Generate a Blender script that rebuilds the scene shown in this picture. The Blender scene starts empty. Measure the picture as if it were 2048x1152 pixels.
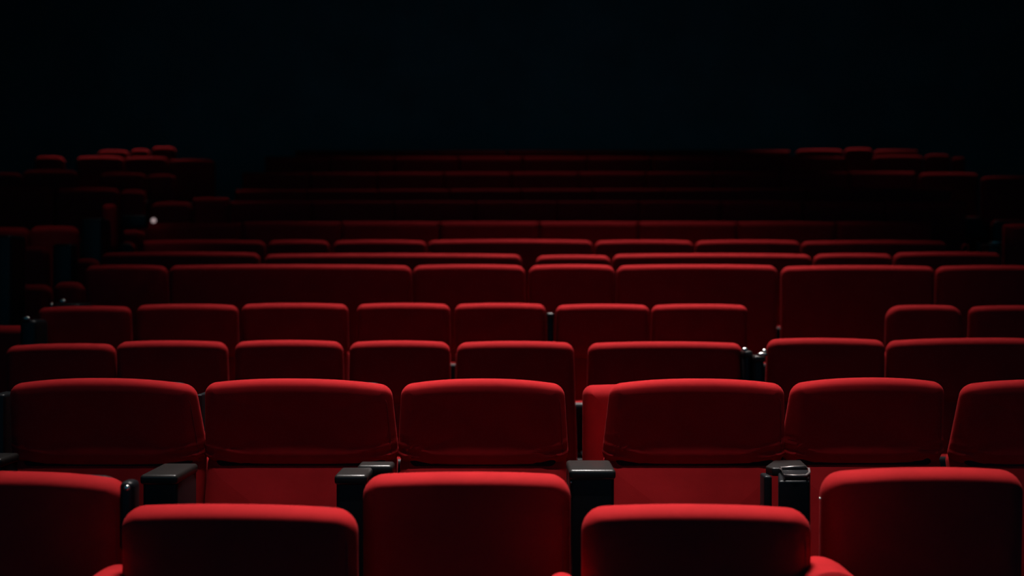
import bpy, bmesh, math, random
from mathutils import Vector, Matrix, noise
random.seed(7)
C = bpy.context.scene.collection
SC = bpy.context.scene
F = 2400.0; CAMZ = 1.45
def WX(px, d): return (px-1024)*d/F
def WZ(py, d): return CAMZ-(py-576)*d/F

# ------------------------------------------------------------- materials
def mat(name, base, rough=.5, metal=0, spec=.5, sheen=0, sheen_tint=None, bump=None, coat=0, var=None):
    m = bpy.data.materials.new(name); m.use_nodes = True
    n = m.node_tree.nodes; l = m.node_tree.links; b = n['Principled BSDF']
    b.inputs['Base Color'].default_value = (*base, 1)
    b.inputs['Roughness'].default_value = rough
    b.inputs['Metallic'].default_value = metal
    b.inputs['Specular IOR Level'].default_value = spec
    b.inputs['Coat Weight'].default_value = coat
    if sheen:
        b.inputs['Sheen Weight'].default_value = sheen
        b.inputs['Sheen Roughness'].default_value = .45
        b.inputs['Sheen Tint'].default_value = (*(sheen_tint or base), 1)
    tc = n.new('ShaderNodeTexCoord')
    if var:
        no = n.new('ShaderNodeTexNoise'); no.inputs['Scale'].default_value = var[0]; no.inputs['Detail'].default_value = 4
        l.new(tc.outputs['Object'], no.inputs['Vector'])
        r = n.new('ShaderNodeValToRGB')
        r.color_ramp.elements[0].position = .3; r.color_ramp.elements[1].position = .7
        r.color_ramp.elements[0].color = (*[c*(1-var[1]) for c in base], 1)
        r.color_ramp.elements[1].color = (*[min(1, c*(1+var[1])) for c in base], 1)
        l.new(no.outputs['Fac'], r.inputs['Fac']); l.new(r.outputs['Color'], b.inputs['Base Color'])
    prev = None
    for sc, st, di in (bump or []):
        no = n.new('ShaderNodeTexNoise'); no.inputs['Scale'].default_value = sc; no.inputs['Detail'].default_value = 3
        l.new(tc.outputs['Object'], no.inputs['Vector'])
        bp = n.new('ShaderNodeBump'); bp.inputs['Strength'].default_value = st; bp.inputs['Distance'].default_value = di
        l.new(no.outputs['Fac'], bp.inputs['Height'])
        if prev: l.new(prev.outputs['Normal'], bp.inputs['Normal'])
        prev = bp
    if prev: l.new(prev.outputs['Normal'], b.inputs['Normal'])
    return m

RED = mat('red_velour', (.40, .0135, .0165), rough=.85, spec=.05, sheen=.08, sheen_tint=(.9, .13, .14),
          bump=[(9, .25, .01), (600, .25, .001)], var=(14, .07))
PIPE = mat('red_piping', (.34, .014, .018), rough=.8, spec=.2)
BLACK = mat('black_plastic', (.009, .010, .012), rough=.40, spec=.2, bump=[(350, .08, .0008)])
GLOSS = mat('armrest_top_plastic', (.020, .018, .017), rough=.34, spec=.3, coat=.08, bump=[(260, .06, .0006)])
RIM = mat('cup_holder_rim', (.30, .26, .25), rough=.38, metal=.6)
METAL = mat('satin_steel', (.62, .60, .58), rough=.28, metal=1)
CARPET = mat('dark_carpet', (.012, .010, .012), rough=.95, spec=.1, bump=[(220, .6, .004)], var=(30, .3))
WALL = mat('acoustic_fabric_wall', (.20, .20, .21), rough=.95, spec=.05, bump=[(60, .4, .004)], var=(1.5, .15))
CEIL = mat('black_painted_ceiling', (.14, .14, .15), rough=.95, spec=.05, bump=[(40, .3, .003)])

# ------------------------------------------------------------- mesh helpers
def link(name, me, m, parent=None, loc=(0, 0, 0)):
    o = bpy.data.objects.new(name, me); C.objects.link(o)
    if m and not me.materials: me.materials.append(m)
    o.location = loc
    if parent: o.parent = parent
    return o
def mesh(verts, faces, smooth=True):
    me = bpy.data.meshes.new('mesh'); me.from_pydata([tuple(v) for v in verts], [], faces)
    bm = bmesh.new(); bm.from_mesh(me); bmesh.ops.recalc_face_normals(bm, faces=bm.faces); bm.to_mesh(me); bm.free()
    if smooth: me.polygons.foreach_set('use_smooth', [True]*len(me.polygons))
    return me
def rrect(hw, z0, z1, r, nc=6, ne=10):
    """closed outline (x,z), starting bottom-left corner, counter clockwise"""
    r = max(.0015, min(r, hw*.98, (z1-z0)*.49)); P = []
    cs = [(-hw+r, z0+r, math.pi), (hw-r, z0+r, 1.5*math.pi), (hw-r, z1-r, 0), (-hw+r, z1-r, .5*math.pi)]
    for k, (cx, cz, a) in enumerate(cs):
        arc = [(cx+r*math.cos(a+t*math.pi/2/nc), cz+r*math.sin(a+t*math.pi/2/nc)) for t in range(nc+1)]
        P += arc
        nx = cs[(k+1) % 4]; b = (nx[0]+r*math.cos(nx[2]), nx[1]+r*math.sin(nx[2])); a_ = arc[-1]
        P += [(a_[0]+(b[0]-a_[0])*t/ne, a_[1]+(b[1]-a_[1])*t/ne) for t in range(1, ne)]
    return P
def pad(w, z0, z1, t, rc, re, at=0, ab=0, bulge=.01, grow=0, tilt=0, caps=7, wr=0, skew=0, ne=10, backbulge=0, kz=1.55):
    """upholstered pad: rounded outline in xz, thickness t in y; at/ab arch of the top / bottom edge,
    grow = extra half width at the bottom, tilt = forward lean of the top, wr = gathered folds, skew = drop of one top corner"""
    hw = w/2; h = z1-z0; zc = (z0+z1)/2; re = min(re, t/2); V = []; nr = 7; L = []
    for k in range(nr+1):
        ph = -math.pi/2+math.pi/2*k/nr; L.append((re*(1-math.cos(ph)), -(t/2-re)+re*math.sin(ph)))
    for k in range(0 if t > 2*re+1e-4 else 1, nr+1):
        ph = math.pi/2*k/nr; L.append((re*(1-math.cos(ph)), (t/2-re)+re*math.sin(ph)))
    def dfm(x, y, z):
        u = min(1, abs(x)/hw); s = (z-z0)/h
        z += at*(1-u**2.3)*max(0, s)**1.5 - ab*(1-u**4)*max(0, 1-s)**2 + skew*(x/hw)*max(0, s)
        x *= 1+grow/hw*(1-s)
        if wr and y < 0:
            m = max(0, min(1, (u-.52)/.3))*max(0, 1-abs(s-.12)/.26)
            q = (z-z0)+ .30*(hw-abs(x))
            y += wr*m*math.sin(q*2*math.pi/.028+noise.noise(Vector((x*9, z*9, 1.3)))*3)
        y += tilt*(1-s)
        return (x, y, z)
    N = None; rings = []
    def ring(pts, y):
        i0 = len(V); V.extend(dfm(x, y, z) for x, z in pts); rings.append((i0, len(pts)))
    base = None
    first = rrect(hw-L[0][0], z0+L[0][0], z1-L[0][0]*kz, rc-L[0][0], ne=ne)
    for k in range(1, caps+1):
        s = k/(caps+1.0)
        ring([(x*s, zc+(z-zc)*s) for x, z in first], L[0][1]-bulge*(1-s*s)**1.2)
    for i, y in L: ring(rrect(hw-i, z0+i, z1-i*kz, rc-i, ne=ne), y)
    last = rrect(hw-L[-1][0], z0+L[-1][0], z1-L[-1][0], rc-L[-1][0], ne=ne)
    for s in (.66, .33): ring([(x*s, zc+(z-zc)*s) for x, z in last], L[-1][1]+backbulge*(1-s*s))
    Fc = []
    for (a, n), (b, _) in zip(rings, rings[1:]):
        for j in range(n): Fc.append((a+j, a+(j+1) % n, b+(j+1) % n, b+j))
    c0 = len(V); V.append(dfm(0, L[0][1]-bulge, zc)); V.append(dfm(0, L[-1][1]+backbulge, zc))
    a, n = rings[0]; Fc += [(c0, a+(j+1) % n, a+j) for j in range(n)]
    a, n = rings[-1]; Fc += [(c0+1, a+j, a+(j+1) % n) for j in range(n)]
    return mesh(V, Fc), dfm
def tube(pts, r, closed=False, n=6):
    V = []; Fc = []; m = len(pts)
    for i, p in enumerate(pts):
        p = Vector(p); a = Vector(pts[(i-1) % m] if closed or i else pts[i]); b = Vector(pts[(i+1) % m] if closed or i < m-1 else pts[i])
        d = (b-a).normalized(); u = d.cross(Vector((0, 1, 0)))
        if u.length < .01: u = d.cross(Vector((1, 0, 0)))
        u.normalize(); v = d.cross(u)
        for k in range(n):
            A = 2*math.pi*k/n; V.append(p+r*(math.cos(A)*u+math.sin(A)*v))
    for i in range(m if closed else m-1):
        for k in range(n): Fc.append((i*n+k, i*n+(k+1) % n, ((i+1) % m)*n+(k+1) % n, ((i+1) % m)*n+k))
    if not closed: Fc += [tuple(range(n)), tuple((m-1)*n+k for k in range(n))]
    return mesh(V, Fc)
def rbox(x0, x1, y0, y1, z0, z1, r=.01, seg=3, taper=None):
    bm = bmesh.new(); bmesh.ops.create_cube(bm, size=1)
    for v in bm.verts:
        fx, fy, fz = v.co.x+.5, v.co.y+.5, v.co.z+.5
        v.co = (x0+(x1-x0)*fx, y0+(y1-y0)*fy, z0+(z1-z0)*fz)
        if taper and fz < .5: v.co.x += taper*(1 if fx > .5 else -1); v.co.y += abs(taper)*(.5 if fy < .5 else 0)
    if r: bmesh.ops.bevel(bm, geom=bm.edges[:], offset=r, segments=seg, profile=.5, affect='EDGES')
    me = bpy.data.meshes.new('mesh'); bm.to_mesh(me); bm.free()
    me.polygons.foreach_set('use_smooth', [True]*len(me.polygons))
    return me
def disc(r, t, n=20, axis='Y'):
    V = []; R = [(r*.02, -t), (r*.6, -t*.92), (r*.9, -t*.6), (r, 0), (r, t*.4)]
    for rr, y in R:
        for k in range(n): a = 2*math.pi*k/n; V.append((rr*math.cos(a), y, rr*math.sin(a)))
    Fc = [(i*n+k, i*n+(k+1) % n, (i+1)*n+(k+1) % n, (i+1)*n+k) for i in range(len(R)-1) for k in range(n)]
    Fc += [tuple(range(n)), tuple((len(R)-1)*n+k for k in range(n))]
    return mesh(V, Fc)
def fold_mesh(me):  # sharp-edge friendly shading
    return me

# ------------------------------------------------------------- the tiers (setting)
ROW = dict(N=2.45, A=3.4, B=5.0, C=5.9, D=6.8, E=7.7, Fr=8.6, G=9.5, H=10.4, I=11.3, J=12.2, K=13.1, L=14.0)
FLZ = dict(N=0.0, A=.19, B=.23, C=.37, D=.58, E=.668, Fr=.794, G=.976, H=1.2, I=1.4, J=1.62, K=1.885, L=2.08)
def struct(name, me, m):
    o = link(name, me, m); o['kind'] = 'structure'; return o
def build_floor():
    keys = list(ROW); prof = []
    y = -3.0
    for i, k in enumerate(keys):
        y1 = (ROW[keys[i]]+.16) if i < len(keys)-1 else 17.0
        if k == 'A': y1 = 4.0
        prof += [(y, FLZ[k]), (y1, FLZ[k])]; y = y1
    V = []; n = len(prof)
    for x in (-8, 8): V += [(x, a, b) for a, b in prof]
    for x in (-8, 8): V += [(x, a, -.4) for a, b in prof]
    Fc = []
    for i in range(n-1):
        Fc.append((i, i+1, n+i+1, n+i)); Fc.append((2*n+i, 3*n+i, 3*n+i+1, 2*n+i+1))
        Fc.append((i, 2*n+i, 2*n+i+1, i+1)); Fc.append((n+i, n+i+1, 3*n+i+1, 3*n+i))
    Fc += [(0, n, 3*n, 2*n), (n-1, 3*n-1, 4*n-1, 2*n-1)]
    struct('floor', mesh(V, Fc, False), CARPET)
build_floor()
def floor_z(y):
    keys = list(ROW)
    for i, k in enumerate(keys):
        e = 4.0 if k == 'A' else ROW[k]+.16
        if y < e: return FLZ[k]
    return FLZ['L']
struct('wall_back', rbox(-8, 8, 17, 17.2, -.4, 8, 0), WALL)
struct('wall_left', rbox(-8.2, -8, -3, 17.2, -.4, 8, 0), WALL)
struct('wall_right', rbox(8, 8.2, -3, 17.2, -.4, 8, 0), WALL)
struct('ceiling', rbox(-8.2, 8.2, -3, 17.2, 8, 8.2, 0), CEIL)

# ------------------------------------------------------------- seats
GROUPS = {}
def seat(px0, px1, py, d, label, group, arch=6, grow=0, padh=.245, lumbar=True, t=.10, rc=.045, skew=0, rot=0,
         cush=None, wr=0, hi=False, bul=.012, tilt=.02, fold=True, at_y=0, cz=None, bare=False, shell=None, lum=(-.012, -.06), kz=.9):
    x0, x1 = WX(px0, d), WX(px1, d); w = x1-x0; cx = (x0+x1)/2; zt = WZ(py, d); fz = floor_z(d)
    e = bpy.data.objects.new('cinema_seat', None); C.objects.link(e)
    e.location = (cx, d, fz); e.rotation_euler = (0, 0, rot); e.empty_display_size = .1
    e['label'] = label; e['category'] = 'seat'; e['group'] = group
    T = zt-fz; a = arch*d/F; z1 = T-a; z0 = z1-padh
    g = grow*d/F
    me, dfm = pad(w, z0, z1, t, rc, t*.5, at=a, ab=(.026 if hi else .016) if lumbar else .01, bulge=bul*.35, grow=g, tilt=tilt,
                  wr=wr, kz=kz, skew=skew*d/F, caps=16 if hi else 7, ne=18 if hi else 10)
    link('backrest', me, RED, e)
    if hi:  # piping seam round the front face
        L = [dfm(x, -t*.5+t*.5*(1-math.sin(.95)), z) for x, z in rrect(w/2-t*.5*(1-math.cos(.95))+.001, z0+t*.5*(1-math.cos(.95)), z1-t*.775*(1-math.cos(.95))+.001, rc, ne=18)]
        R_ = [p for p in L if p[0] > w/2-.040]
        link('piping', tube(R_, .0015), PIPE, e)
    zc_ = T-.62 if cz is None else cz
    if lumbar:
        me, _ = pad(w+g*1.4-.004, zc_-.04, z0+.025, .10, .03, .04, bulge=.016, tilt=lum[1], caps=8, wr=.004 if hi else 0)
        link('lumbar_panel', me, RED, e, (0, tilt-t/2+.074-(.014 if hi else 0), 0))
    # hard shell behind
    me, _ = pad(max(.08, w-.045), zc_-.06, z1+a*.55-t*.10, t*.62, rc, t*.3, at=a*.4, bulge=.0, caps=1, ne=8, backbulge=.008, grow=g, tilt=tilt)
    link('back_shell', me, BLACK, e, (0, t*.62/2+t*.10, 0))
    # cushion
    if cush: c0, c1 = cush[0]-cx, cush[1]-cx
    else: c0, c1 = -w/2+.03, w/2-.03
    cw = c1-c0; cm = (c0+c1)/2
    if fold:
        fo = -.13 if hi and lumbar else 0
        me, _ = pad(cw, zc_-.08, zc_+.16, .075, .06, .035, bulge=.0, caps=2, ne=6)
        link('seat_cushion', me, RED, e, (cm, -.175+fo, 0))
        me, _ = pad(cw-.004, zc_-.07, zc_+.155, .045, .058, .02, bulge=.012, caps=4, ne=6)
        link('seat_base', me, BLACK, e, (cm, -.205+fo, 0))
    elif not bare:
        me, _ = pad(cw, -.235, .235, .12, .06, .05, bulge=.02, caps=5, ne=6)
        o = link('seat_cushion', me, RED, e, (cm, -.31, zc_)); o.rotation_euler = (-math.pi/2-.06, 0, 0)
        link('seat_base', rbox(-cw/2+.03, cw/2-.03, -.5, -.08, zc_-.14, zc_-.055, .02), BLACK, e, (cm, 0, 0))
    zl = zc_-.10
    for s in (-1, 1):
        xx = cm+s*(cw/2-.07)
        if zl > .05: link('leg', rbox(xx-.025, xx+.025, -.30, .06, 0, zl, .008, taper=.008), BLACK, e)
    e['_cx'] = cx
    return e
def child(e, name, me, m, loc=(0, 0, 0)):
    """part given in world coordinates, stored under the unrotated seat"""
    o = link(name, me, m, e); o.location = Vector(loc)-Vector(e.location); return o

ORD = ['first', 'second', 'third', 'fourth', 'fifth', 'sixth', 'seventh', 'eighth', 'ninth', 'tenth', 'eleventh', 'twelfth', 'thirteenth', 'fourteenth']

# --- nearest seats, two staggered depths
GN = 'seats of the nearest row cut off by the bottom edge'
n1 = seat(-190, 258, 943, 2.62, 'nearest-row red seat at the far left, black bracket with round cap on its corner', GN, arch=16, lumbar=False, padh=.5, t=.088, kz=.62, rc=.045, skew=-3, hi=True)
n2 = seat(245, 716, 1009, 2.45, 'low bright red seat of the nearest row, left of centre', GN, arch=8, lumbar=False, padh=.48, t=.088, kz=.62, rc=.045, skew=-3, hi=True)
n3 = seat(726, 1141, 944, 2.62, 'taller red seat in the centre of the nearest row', GN, arch=7, lumbar=False, padh=.5, t=.088, kz=.62, rc=.0455, hi=True)
n4 = seat(1163, 1621, 1009, 2.45, 'low bright red seat of the nearest row, right of centre', GN, arch=9, lumbar=False, padh=.48, t=.088, kz=.62, rc=.045, skew=-2, hi=True)
n5 = seat(1641, 2043, 935, 2.62, 'taller red seat at the right end of the nearest row', GN, arch=10, lumbar=False, padh=.5, t=.088, kz=.62, rc=.045, skew=2, hi=True)
# bracket with cap on the far left seat
d = 2.60
child(n1, 'side_bracket', rbox(WX(243, d), WX(273, d), d-.02, d+.03, WZ(1100, d), WZ(961, d), .012), BLACK)
b = n1.children[-1]
o = child(n1, 'screw_cap', disc(.0065, .004), METAL, (WX(254, d-.022), d-.022, WZ(976, d-.022)))
# red padded arms beside the two low seats
def wing(e, pxc, hw, py, d, flip=1):
    V = []; n = 12; m = 8
    # rolled arm: arched cross-section running away from the camera
    zt = WZ(py, d); xc = WX(pxc, d); h = .16
    prof = []
    for k in range(n+1):
        a = math.pi*k/n; prof.append((-hw*math.cos(a), zt-hw*.72+hw*.72*math.sin(a)))
    prof = [(-hw, zt-h)]+prof+[(hw, zt-h)]
    ys = [(-.02, .80), (-.012, .93), (0, 1), (.10, 1.0), (.118, .93), (.125, .8)]
    for y, s in ys:
        for x, z in prof: V.append((xc+x*s*1.0, d+y, zt-h+(z-(zt-h))*(.93+.07*s)))
    p = len(prof)
    Fc = [(i*p+j, i*p+(j+1) % p, (i+1)*p+(j+1) % p, (i+1)*p+j) for i in range(len(ys)-1) for j in range(p)]
    Fc += [tuple(range(p)), tuple((len(ys)-1)*p+j for j in range(p))]
    child(e, 'armrest_pad', mesh(V, Fc), RED)
wing(n2, 198, .044, 1156, 2.38)
wing(n4, 1128, .028, 1172, 2.38)
wing(n4, 1662, .062, 1138, 2.38)
o = child(n5, 'screw_cap', disc(.0025, .002), METAL, (WX(1640, 2.55), 2.55, WZ(997, 2.55)))

# --- row with the black armrests
GA = 'seats of the sharp row with black armrests'
dA = 3.4
kw = dict(lumbar=True, tilt=.070, hi=True, wr=.007, padh=.225, rc=.030, bul=-.03, t=.078, kz=.85, lum=(-.052, -.15))
A = []
LA = ['dim red seat at the left end of the sharp row with black armrests',
      'red seat in the sharp armrest row, second from left, wide with creased lower corners',
      'red seat in the sharp armrest row directly behind the central nearest-row seat',
      'wide red seat between the broad black armrest and the cup holder armrest',
      'red seat in the armrest row immediately right of the cup holder armrest',
      'nearly black red seat cut by the right edge in the armrest row']
A.append(seat(22, 391, 756, dA, LA[0], GA, arch=14, grow=16, skew=-1, cush=(-1.42, -.975), **kw))
A.append(seat(411, 783, 757, dA, LA[1], GA, arch=12, grow=12, skew=-2, cush=(-.855, -.465), **kw))
A.append(seat(803, 1128, 757, dA, LA[2], GA, arch=13, grow=12, cush=(-.30, .135), **kw))
A.append(seat(1220, 1567, 757, dA, LA[3], GA, arch=12, grow=14, cush=(.275, .655), **kw))
A.append(seat(1583, 1887, 755, dA, LA[4], GA, arch=12, grow=15, skew=1, cush=(.80, 1.22), **kw))
A.append(seat(1924, 2230, 759, dA, LA[5], GA, arch=11, grow=14, cush=(1.32, 1.66), **kw))
A.append(seat(1165, 1440, 768, 3.78, 'partly hidden red seat peeking out left behind the wide armrest-row seat', GA, arch=3, lumbar=False, padh=.52, rc=.03, bare=True, t=.10))

def armrest(e, x0, x1, y0, y1, zt, label=None, cup=False, gap=False, th=.026):
    """black armrest: upright panel + cap with a glossy top"""
    fz = floor_z(y0)
    b = child(e, 'armrest', rbox(x0+.003, x1-.003, y0+.012, y1, fz+.0, zt-.012, .012, taper=0), BLACK)
    c = link('armrest_top', rbox(x0, x1, y0, y1, zt-th, zt, .009, 4), GLOSS, b)
    return b
zA = CAMZ-.48
a1 = armrest(A[1], WX(279, 3.08), WX(354, 3.08), 3.08, 3.29, zA)
a2 = armrest(A[2], WX(668, 3.08), WX(734, 3.08), 3.08, 3.215, zA)
a2b = armrest(A[2], WX(716, 3.24)-.0, WX(786, 3.24), 3.222, 3.30, zA+.004)
a3 = armrest(A[3], WX(1138, 3.08), WX(1232, 3.08), 3.08, 3.26, CAMZ-.467)
# the cup holder armrest
def prism(poly, z0, z1, bev=.005):
    bm = bmesh.new(); vs = [bm.verts.new((x, y, z1)) for x, y in poly]; f = bm.faces.new(vs)
    r = bmesh.ops.extrude_face_region(bm, geom=[f]); 
    for v in r['geom']:
        if isinstance(v, bmesh.types.BMVert): v.co.z = z0
    bmesh.ops.recalc_face_normals(bm, faces=bm.faces)
    bmesh.ops.bevel(bm, geom=bm.edges[:], offset=bev, segments=3, profile=.5, affect='EDGES')
    me = bpy.data.meshes.new('mesh'); bm.to_mesh(me); bm.free()
    me.polygons.foreach_set('use_smooth', [True]*len(me.polygons)); return me
zC = CAMZ-.48; fA = FLZ['A']
P = lambda px, py: (WX(px, .48*F/(py-576)), .48*F/(py-576))
body = child(A[4], 'armrest', prism([P(1557, 952), P(1619, 952), P(1621, 936), P(1600, 922), P(1580, 922), P(1556, 936)], fA, zC-.012, .006), BLACK)
link('armrest_top', prism([P(1531, 932), P(1545, 936), P(1563, 936), P(1615, 932), P(1602, 920), P(1548, 920)], zC-.022, zC, .004), GLOSS, body)
link('support_post', rbox(WX(1527, 3.2), WX(1543, 3.2), 3.19, 3.25, fA, zC-.02, .006), BLACK, body)
link('cup_holder', prism([P(1571, 951), P(1614, 951), P(1617, 939), P(1564, 939)], zC-.012, zC-.001, .002), BLACK, body)
rim = [(*P(a, b), zC+.001) for a, b in ((1569, 952), (1590, 952.5), (1612, 952), (1619, 946), (1618, 938), (1612, 934.5), (1590, 934.5), (1561, 936.5))]
link('cup_holder_rim', tube(rim, .0032, True, 8), RIM, body)
# left edge pieces and small screw glint
l0 = armrest(A[0], WX(-60, 3.2), WX(3, 3.2), 3.2, 3.32, CAMZ-.455)
lb = child(A[0], 'side_bracket', rbox(WX(-20, 3.5), WX(13, 3.5), 3.49, 3.6, .55, WZ(788, 3.5), .01), BLACK)
lc = child(A[1], 'side_bracket', rbox(WX(396, 3.52), WX(409, 3.52), 3.49, 3.6, .55, WZ(789, 3.5), .004), BLACK)
o = link('screw_cap', disc(.0028, .002), METAL, a3); o.location = (WX(1140, 3.08)+.003-A[3].location.x*0, 3.087, zC-.020)
o.location = Vector(o.location)
lv = child(A[1], 'recline_lever', rbox(WX(381, 3.3), WX(388, 3.3), 3.27, 3.31, .55, WZ(968, 3.3), .003), BLACK)

# --- rows behind
def row(key, dpt, group, rowname, items, base):
    """items: (x0, x1, ytop, look, overrides)"""
    out = []
    for i, it in enumerate(items):
        ov = dict(base); ov.update(it[4] if len(it) > 4 else {})
        w = it[1]-it[0]
        pos = ORD[i]+' from left'
        out.append(seat(it[0], it[1], it[2], ov.pop('d', dpt), '%s seat, %s, in the %s' % (it[3], pos, rowname), group, **ov))
    return out
rB = row('B', 5.0, 'seats of the row right behind the armrest row', 'row right behind the black-armrest row', [
    (14, 231, 687, 'dark red', dict(skew=2, grow=2)), (234, 455, 681, 'red'), (470, 686, 680, 'red'), (699, 900, 681, 'red'),
    (914, 1147, 682, 'red', dict(grow=9, padh=.55)), (1176, 1484, 683, 'extra wide red', dict(grow=3)),
    (1534, 1769, 676, 'bright-topped red', dict(skew=-1)), (1773, 2090, 676, 'dim red', dict(skew=2))],
    dict(arch=4, padh=.245, rc=.038, grow=2, t=.078))
# twin armrests with steel caps in the gap of that row
zB = WZ(700, 4.9)
b1 = armrest(rB[5], WX(1488, 4.9), WX(1506, 4.9), 4.9, 5.0, zB-.004)
b2 = armrest(rB[6], WX(1508, 4.86), WX(1531, 4.86), 4.86, 4.97, WZ(712, 4.86))
def cap_on(a, px, py, d, r):
    o = link('metal_cap', disc(r, r*.5), METAL, a); p = Vector((WX(px, d), d, WZ(py, d)))
    o.location = p; o.rotation_euler = (-.9, 0, 0); return o
def pcap(e, px, py, d, r, sx=1, sz=1):
    o = child(e, 'metal_cap', disc(r, r*.6), METAL, (WX(px, d), d, WZ(py, d))); o.rotation_euler = (-.8, 0, 0); o.scale = (sx, 1, sz); return o
pcap(rB[5], 1490, 699, 4.89, .010, 1.2, .9)
pcap(rB[6], 1529, 702, 4.9, .010, 1, 1)
pcap(rB[6], 1525, 709, 4.85, .014, 1.5, .6)
rC = row('C', 5.9, 'seats of the second row behind the armrest row', 'second row behind the black armrests', [
    (78, 262, 612, 'dark red', dict(skew=1, fold=True)), (275, 476, 608, 'dim red'), (484, 696, 606, 'dim red'), (714, 900, 606, 'dim red'),
    (910, 1091, 606, 'bright-topped red'), (1112, 1298, 608, 'bright-topped red'), (1303, 1494, 608, 'red'),
    (1772, 1923, 610, 'lone dim red', dict(rc=.06)), (1938, 2120, 611, 'almost black red')],
    dict(arch=3, padh=.25, rc=.034, grow=1, t=.078))
armrest(rC[5], WX(1094, 5.85), WX(1109, 5.85), 5.85, 5.95, WZ(626, 5.85))
rD = row('D', 6.8, 'seats of the third row behind the armrest row', 'third row behind the black armrests', [
    (171, 336, 530, 'dark red', dict(fold=True)), (339, 823, 529, 'very wide red'), (826, 1050, 529, 'red'), (1058, 1229, 529, 'narrow red'),
    (1233, 1554, 529, 'wide bright-topped red'), (1562, 1868, 531, 'wide tall red'), (1871, 2100, 531, 'almost black red')],
    dict(arch=2.5, padh=.56, rc=.045, lumbar=False, cz=.30, t=.08))
rE = row('E', 7.7, 'seats of the fourth row behind the armrest row', 'fourth row behind the black armrests', [
    (204, 520, 504, 'dark red'), (530, 1043, 507, 'very wide red'), (1072, 1221, 510, 'narrow red'), (1225, 1622, 507, 'wide bright-topped red'),
    (1627, 1784, 507, 'narrow red'), (1787, 2001, 504, 'dark red')],
    dict(arch=2, padh=.5, rc=.045, lumbar=False, t=.08))
rF = row('F', 8.6, 'seats of the fifth row behind the armrest row', 'fifth row behind the black armrests', [
    (279, 531, 480, 'dark red'), (537, 659, 480, 'narrow red'), (667, 853, 480, 'red'), (856, 1185, 479, 'wide bright-topped red'),
    (1190, 1386, 480, 'red'), (1390, 1600, 480, 'dim red'), (1602, 1893, 481, 'dim red')],
    dict(arch=2, padh=.5, rc=.045, lumbar=False, t=.08))
def even(x0, x1, n, y, look, gap=.8, dy=0):
    s = (x1-x0)/n; return [(x0+s*i+gap/2, x0+s*(i+1)-gap/2, y+dy*(i/(n-1) if n > 1 else 0), look) for i in range(n)]
SM = dict(arch=.5, padh=.5, rc=.014, t=.09, kz=1.3, lumbar=False, fold=False)
rG = row('G', 9.5, 'shadowed seats of the sixth row behind the armrest row', 'sixth row behind the black armrests',
    [(276, 484, 446, 'dark red')]+even(486, 1868, 7, 443, 'shadowed red'), SM)
rH = row('H', 10.4, 'shadowed seats of the seventh row behind the armrest row', 'seventh row behind the black armrests',
    [(303, 384, 404, 'bright-cornered small red', dict(rc=.06)), (386, 458, 395, 'dim small red')]+even(460, 1932, 9, 402, 'shadowed red'), SM)
rI = row('I', 11.3, 'shadowed seats of the eighth row behind the armrest row', 'eighth row behind the black armrests',
    even(470, 1900, 10, 379, 'barely visible dark red', dy=-3), SM)
rJ = row('J', 12.2, 'shadowed seats of the ninth row behind the armrest row', 'ninth row behind the black armrests',
    even(484, 1830, 10, 345, 'barely visible dark red', dy=-2), SM)
rK = row('K', 13.1, 'shadowed seats of the tenth row behind the armrest row', 'tenth row behind the black armrests',
    even(530, 1690, 9, 313, 'barely visible dark red'), SM)
rL = row('L', 14.0, 'shadowed seats of the last row', 'last row at the very back',
    even(590, 1580, 7, 301, 'barely visible dark red', dy=-1), SM)

# --- right-hand back corner
GR = 'lit seat tops in the back right corner'
SR = dict(arch=1.5, padh=.5, rc=.05, lumbar=False)
for i, (a, b, y, d, lab) in enumerate([
    (1592, 1686, 298, 14.0, 'blurred red seat, leftmost of the glowing group in the back right corner'),
    (1689, 1745, 296, 14.0, 'brightest small red seat of the glowing group in the back right corner'),
    (1748, 1838, 299, 14.0, 'dim red seat just right of the brightest one, back right corner'),
    (1745, 1846, 310, 13.1, 'red seat top below the glowing group in the back right corner'),
    (1849, 1900, 308, 13.1, 'small red seat right of the glowing group, back right corner'),
    (1903, 1930, 313, 13.1, 'tiny dim red seat at the outer end of the back right group'),
    (1838, 1956, 345, 12.2, 'dark seat with a bright thin red top, alone at right, below the back corner'),
    (1962, 2090, 352, 12.2, 'almost invisible seat at the right edge beside the bright thin top')]):
    seat(a, b, y, d, lab, GR, **SR)
r1 = seat(2006, 2110, 447, 7.95, 'dark red seat cut by the right edge, beside a steel-topped armrest', 'dim seats across the right aisle', arch=2, padh=.5, rc=.02, lumbar=False)
armrest(r1, WX(1978, 7.8), WX(2002, 7.8), 7.8, 7.95, WZ(487, 7.8))
o = child(r1, 'metal_cap', rbox(-.030, .030, -.03, .03, -.004, .004, .003), METAL, (WX(1990, 7.83), 7.83, WZ(485, 7.83)))
# small ring cup holder
ring = [(WX(1931, 8.0)+.022*math.cos(a*math.pi/8), 8.0, WZ(497, 8.0)+.024*math.sin(a*math.pi/8)) for a in range(16)]
rg = child(rE[5], 'cup_ring', tube(ring, .005, True, 8), RED)

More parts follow.
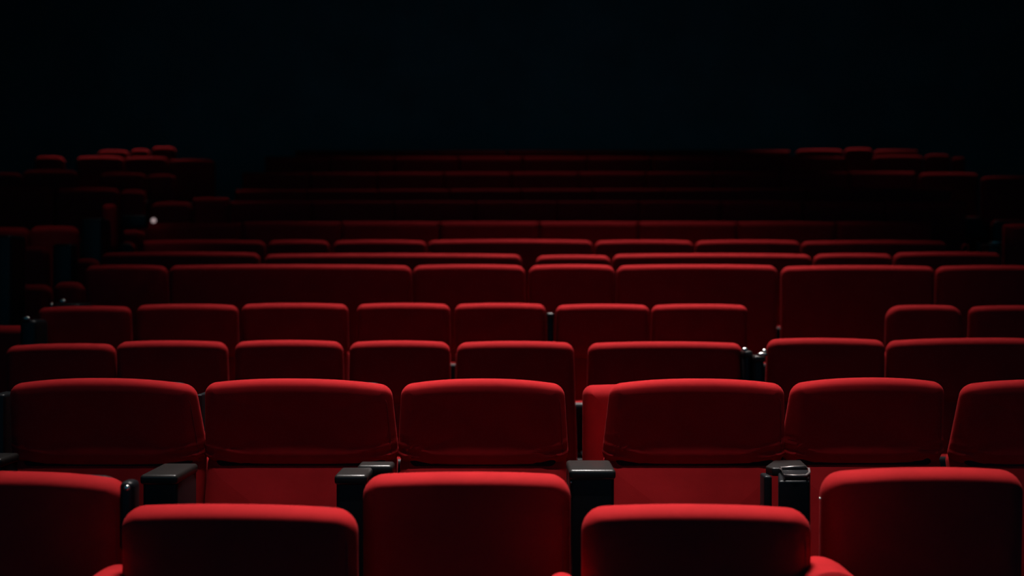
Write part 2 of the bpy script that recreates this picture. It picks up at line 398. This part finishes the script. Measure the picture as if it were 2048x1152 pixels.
# --- left block across the aisle
GL = 'seats of the side block across the left aisle'
SL = dict(arch=2, padh=.5, rc=.05, lumbar=False)
def lseat(a, b, y, d, lab, **k):
    ov = dict(SL); ov.update(k); return seat(a, b, y, d, lab, GL, **ov)
lseat(70, 130, 312, 12.35, 'small upright red seat standing alone, far left back', rc=.06)
lseat(46, 156, 340, 11.3, 'dim red seat just below the small lone seat, far left')
lseat(-60, 44, 345, 11.3, 'almost black seat top at the left edge, left of the dim one')
s1 = lseat(154, 248, 312, 12.2, 'bright-topped red seat in the back left corner, left of the pair')
lseat(249, 336, 313, 12.2, 'dark seat with red glow on its left corner, back left corner')
lseat(338, 430, 318, 12.2, 'dark seat at the aisle end of the back left corner')
lseat(196, 258, 300, 13.1, 'dim red seat top behind the bright-topped back left seat')
lseat(261, 301, 298, 13.1, 'small square red seat top in the back left corner, middle one')
lseat(304, 352, 293, 13.1, 'highest small red seat top in the back left corner')
lseat(200, 292, 345, 11.3, 'dark seat with faint red top edge below the bright back left seat')
lseat(296, 352, 348, 11.3, 'dark seat right of the faint red top edge, back left')
lseat(-20, 110, 374, 10.4, 'black-looking seat at the left edge, below the dim red seats')
lseat(112, 238, 376, 10.4, 'black-looking seat left of the lit red side panel')
e = lseat(242, 292, 380, 10.3, 'narrow dark seat between the lit side panel and the aisle')
lseat(-40, 60, 455, 8.6, 'dark red seat at the left edge, behind the two black posts')
e3 = lseat(62, 158, 452, 8.6, 'faintly glowing red seat left of the taller black post')
child(e3, 'armrest', rbox(WX(162, 8.1), WX(203, 8.1), 8.1, 8.3, .9, WZ(436, 8.1), .02), BLACK)
e4 = lseat(206, 233, 408, 8.75, 'narrow upright red panel-like seat lit beside the taller black post', padh=.32, rc=.03)
e5 = lseat(-30, 100, 492, 7.7, 'dark seat at the left edge beside the shorter black post')
child(e5, 'armrest', rbox(WX(104, 7.3), WX(144, 7.3), 7.3, 7.42, .7, WZ(488, 7.3), .02), BLACK)
e6 = lseat(147, 200, 517, 7.7, 'small dim red seat in the left aisle gap, behind the dark armrest')
child(e3, 'armrest_pad', rbox(WX(246, 8.4), WX(274, 8.4), 8.4, 8.6, WZ(476, 8.4), WZ(460, 8.4), .02), RED)
child(e3, 'armrest', rbox(WX(242, 8.9), WX(292, 8.9), 8.9, 8.96, WZ(456, 8.9), WZ(430, 8.9), .015), BLACK)
e7 = lseat(108, 169, 564, 6.8, 'small dim red seat left of the third row, above two steel glints')
e8 = lseat(27, 105, 569, 6.8, 'dim red seat top near the left edge, left of the steel glints', skew=0)
child(e8, 'armrest', rbox(WX(-20, 6.3), WX(22, 6.3), 6.3, 6.5, .5, WZ(470, 6.3), .02), BLACK)
e9 = lseat(-60, 74, 651, 5.75, 'dark seat with thin red top at the left edge, third visible row up')
child(e7, 'armrest', rbox(WX(100, 6.2), WX(160, 6.2), 6.2, 6.4, .6, WZ(607, 6.2), .02), BLACK)
pcap(e7, 125, 602, 6.18, .014, 1.2, .8); pcap(e7, 103, 609, 6.18, .007, .8, 2)
child(e9, 'armrest', rbox(WX(38, 5.45), WX(72, 5.45), 5.45, 5.6, .4, WZ(640, 5.45), .02), BLACK)
pcap(e9, 53, 637, 5.46, .014, 1.3, .6)
# lit marker at the end of the shadowed sixth row
GLOW = bpy.data.materials.new('aisle_marker_light'); GLOW.use_nodes = True
bb = GLOW.node_tree.nodes['Principled BSDF']; bb.inputs['Emission Color'].default_value = (1, .72, .72, 1); bb.inputs['Emission Strength'].default_value = .3
bb.inputs['Base Color'].default_value = (.5, .4, .4, 1)
o = child(rG[0], 'aisle_marker', disc(.021, .01), GLOW, (WX(307, 9.38), 9.38, WZ(441, 9.38)))

# ------------------------------------------------------------- light: rows of ceiling downlights, angled slightly towards the screen, plus added lumbar spots
HZ = 7.6
def spot(x, y, power, half=13.5, tilt=15, size=.75, tint=(1, .93, .90), z=HZ):
    """lamp aimed so that it hits height ~1.5 at (x, y)"""
    L = bpy.data.lights.new('downlight', 'SPOT'); L.energy = power; L.color = tint; L.spot_size = math.radians(2*half)
    L.spot_blend = 1; L.shadow_soft_size = size
    o = bpy.data.objects.new('downlight', L); C.objects.link(o)
    dz = z-1.4; o.location = (x, y+dz*math.tan(math.radians(tilt)), z)
    o.rotation_euler = (-math.radians(tilt), 0, 0)
    return o
K = 1250
GRID = {  # depth: [(x, weight)...]
    2.5: [(-1.0, .03), (-.42, 1.15), (.0, .55), (.42, 1.2), (.95, .30)],
    3.4: [(-1.1, .22), (-.5, .72), (.1, .72), (.6, .72), (1.1, .18)],
    5.0: [(-1.7, .10), (-1.05, .75), (-.4, .95), (.3, .95), (1.15, 1.0)],
    6.3: [(-1.5, .10), (-.6, .40), (.3, .95), (1.1, .65), (1.7, .35)],
    7.4: [(-1.5, .10), (-.7, .32), (.2, .6), (1.1, .7), (1.85, .50)],
    8.3: [(-1.2, .12), (-.3, .40), (.7, .60), (1.6, .30)],
}
for y, lst in GRID.items():
    for x, w in lst: spot(x, y, K*w, half=9.5 if y < 4 and x < -.3 or y < 3 else 13.5)
spot(0, 11.5, K*.10, half=26)
spot(-4.1, 12.3, K*1.2, half=7); spot(3.85, 13.8, K*.8, half=8); spot(4.2, 12.2, K*.6, half=6)
spot(-4.4, 11.4, K*.12, half=7); spot(-3.0, 10.5, K*.40, half=5)
spot(-2.95, 8.7, K*.35, half=4, tilt=-12); spot(-3.4, 8.5, K*.025, half=6, tilt=-8)

for x, w in ((-1.1, .10), (-.5, .36), (.05, .32), (.58, .42), (1.15, .14)):  # extra narrow spots from the front, added to brighten the armrest row's lumbar panels
    spot(x, 3.35, K*w, half=4.8, tilt=-16, size=.08)
W = bpy.data.worlds.new('World'); SC.world = W; W.use_nodes = True
W.node_tree.nodes['Background'].inputs[0].default_value = (.03, .40, .62, 1)
W.node_tree.nodes['Background'].inputs[1].default_value = .2

# ------------------------------------------------------------- camera
cam = bpy.data.cameras.new('Camera'); co = bpy.data.objects.new('Camera', cam); C.objects.link(co)
co.location = (0, 0, CAMZ); co.rotation_euler = (math.pi/2, 0, 0)
cam.sensor_width = 36; cam.lens = 36*F/2048; cam.clip_start = .05; cam.clip_end = 100
cam.dof.use_dof = True; cam.dof.focus_distance = 3.35; cam.dof.aperture_fstop = 2.3
SC.camera = co
SC.view_settings.view_transform = 'Standard'; SC.view_settings.look = 'None'
SC.view_settings.gamma = 1; SC.view_settings.use_curve_mapping = False; SC.view_settings.exposure = 0
for o in list(bpy.data.objects):
    if '_cx' in o: del o['_cx']
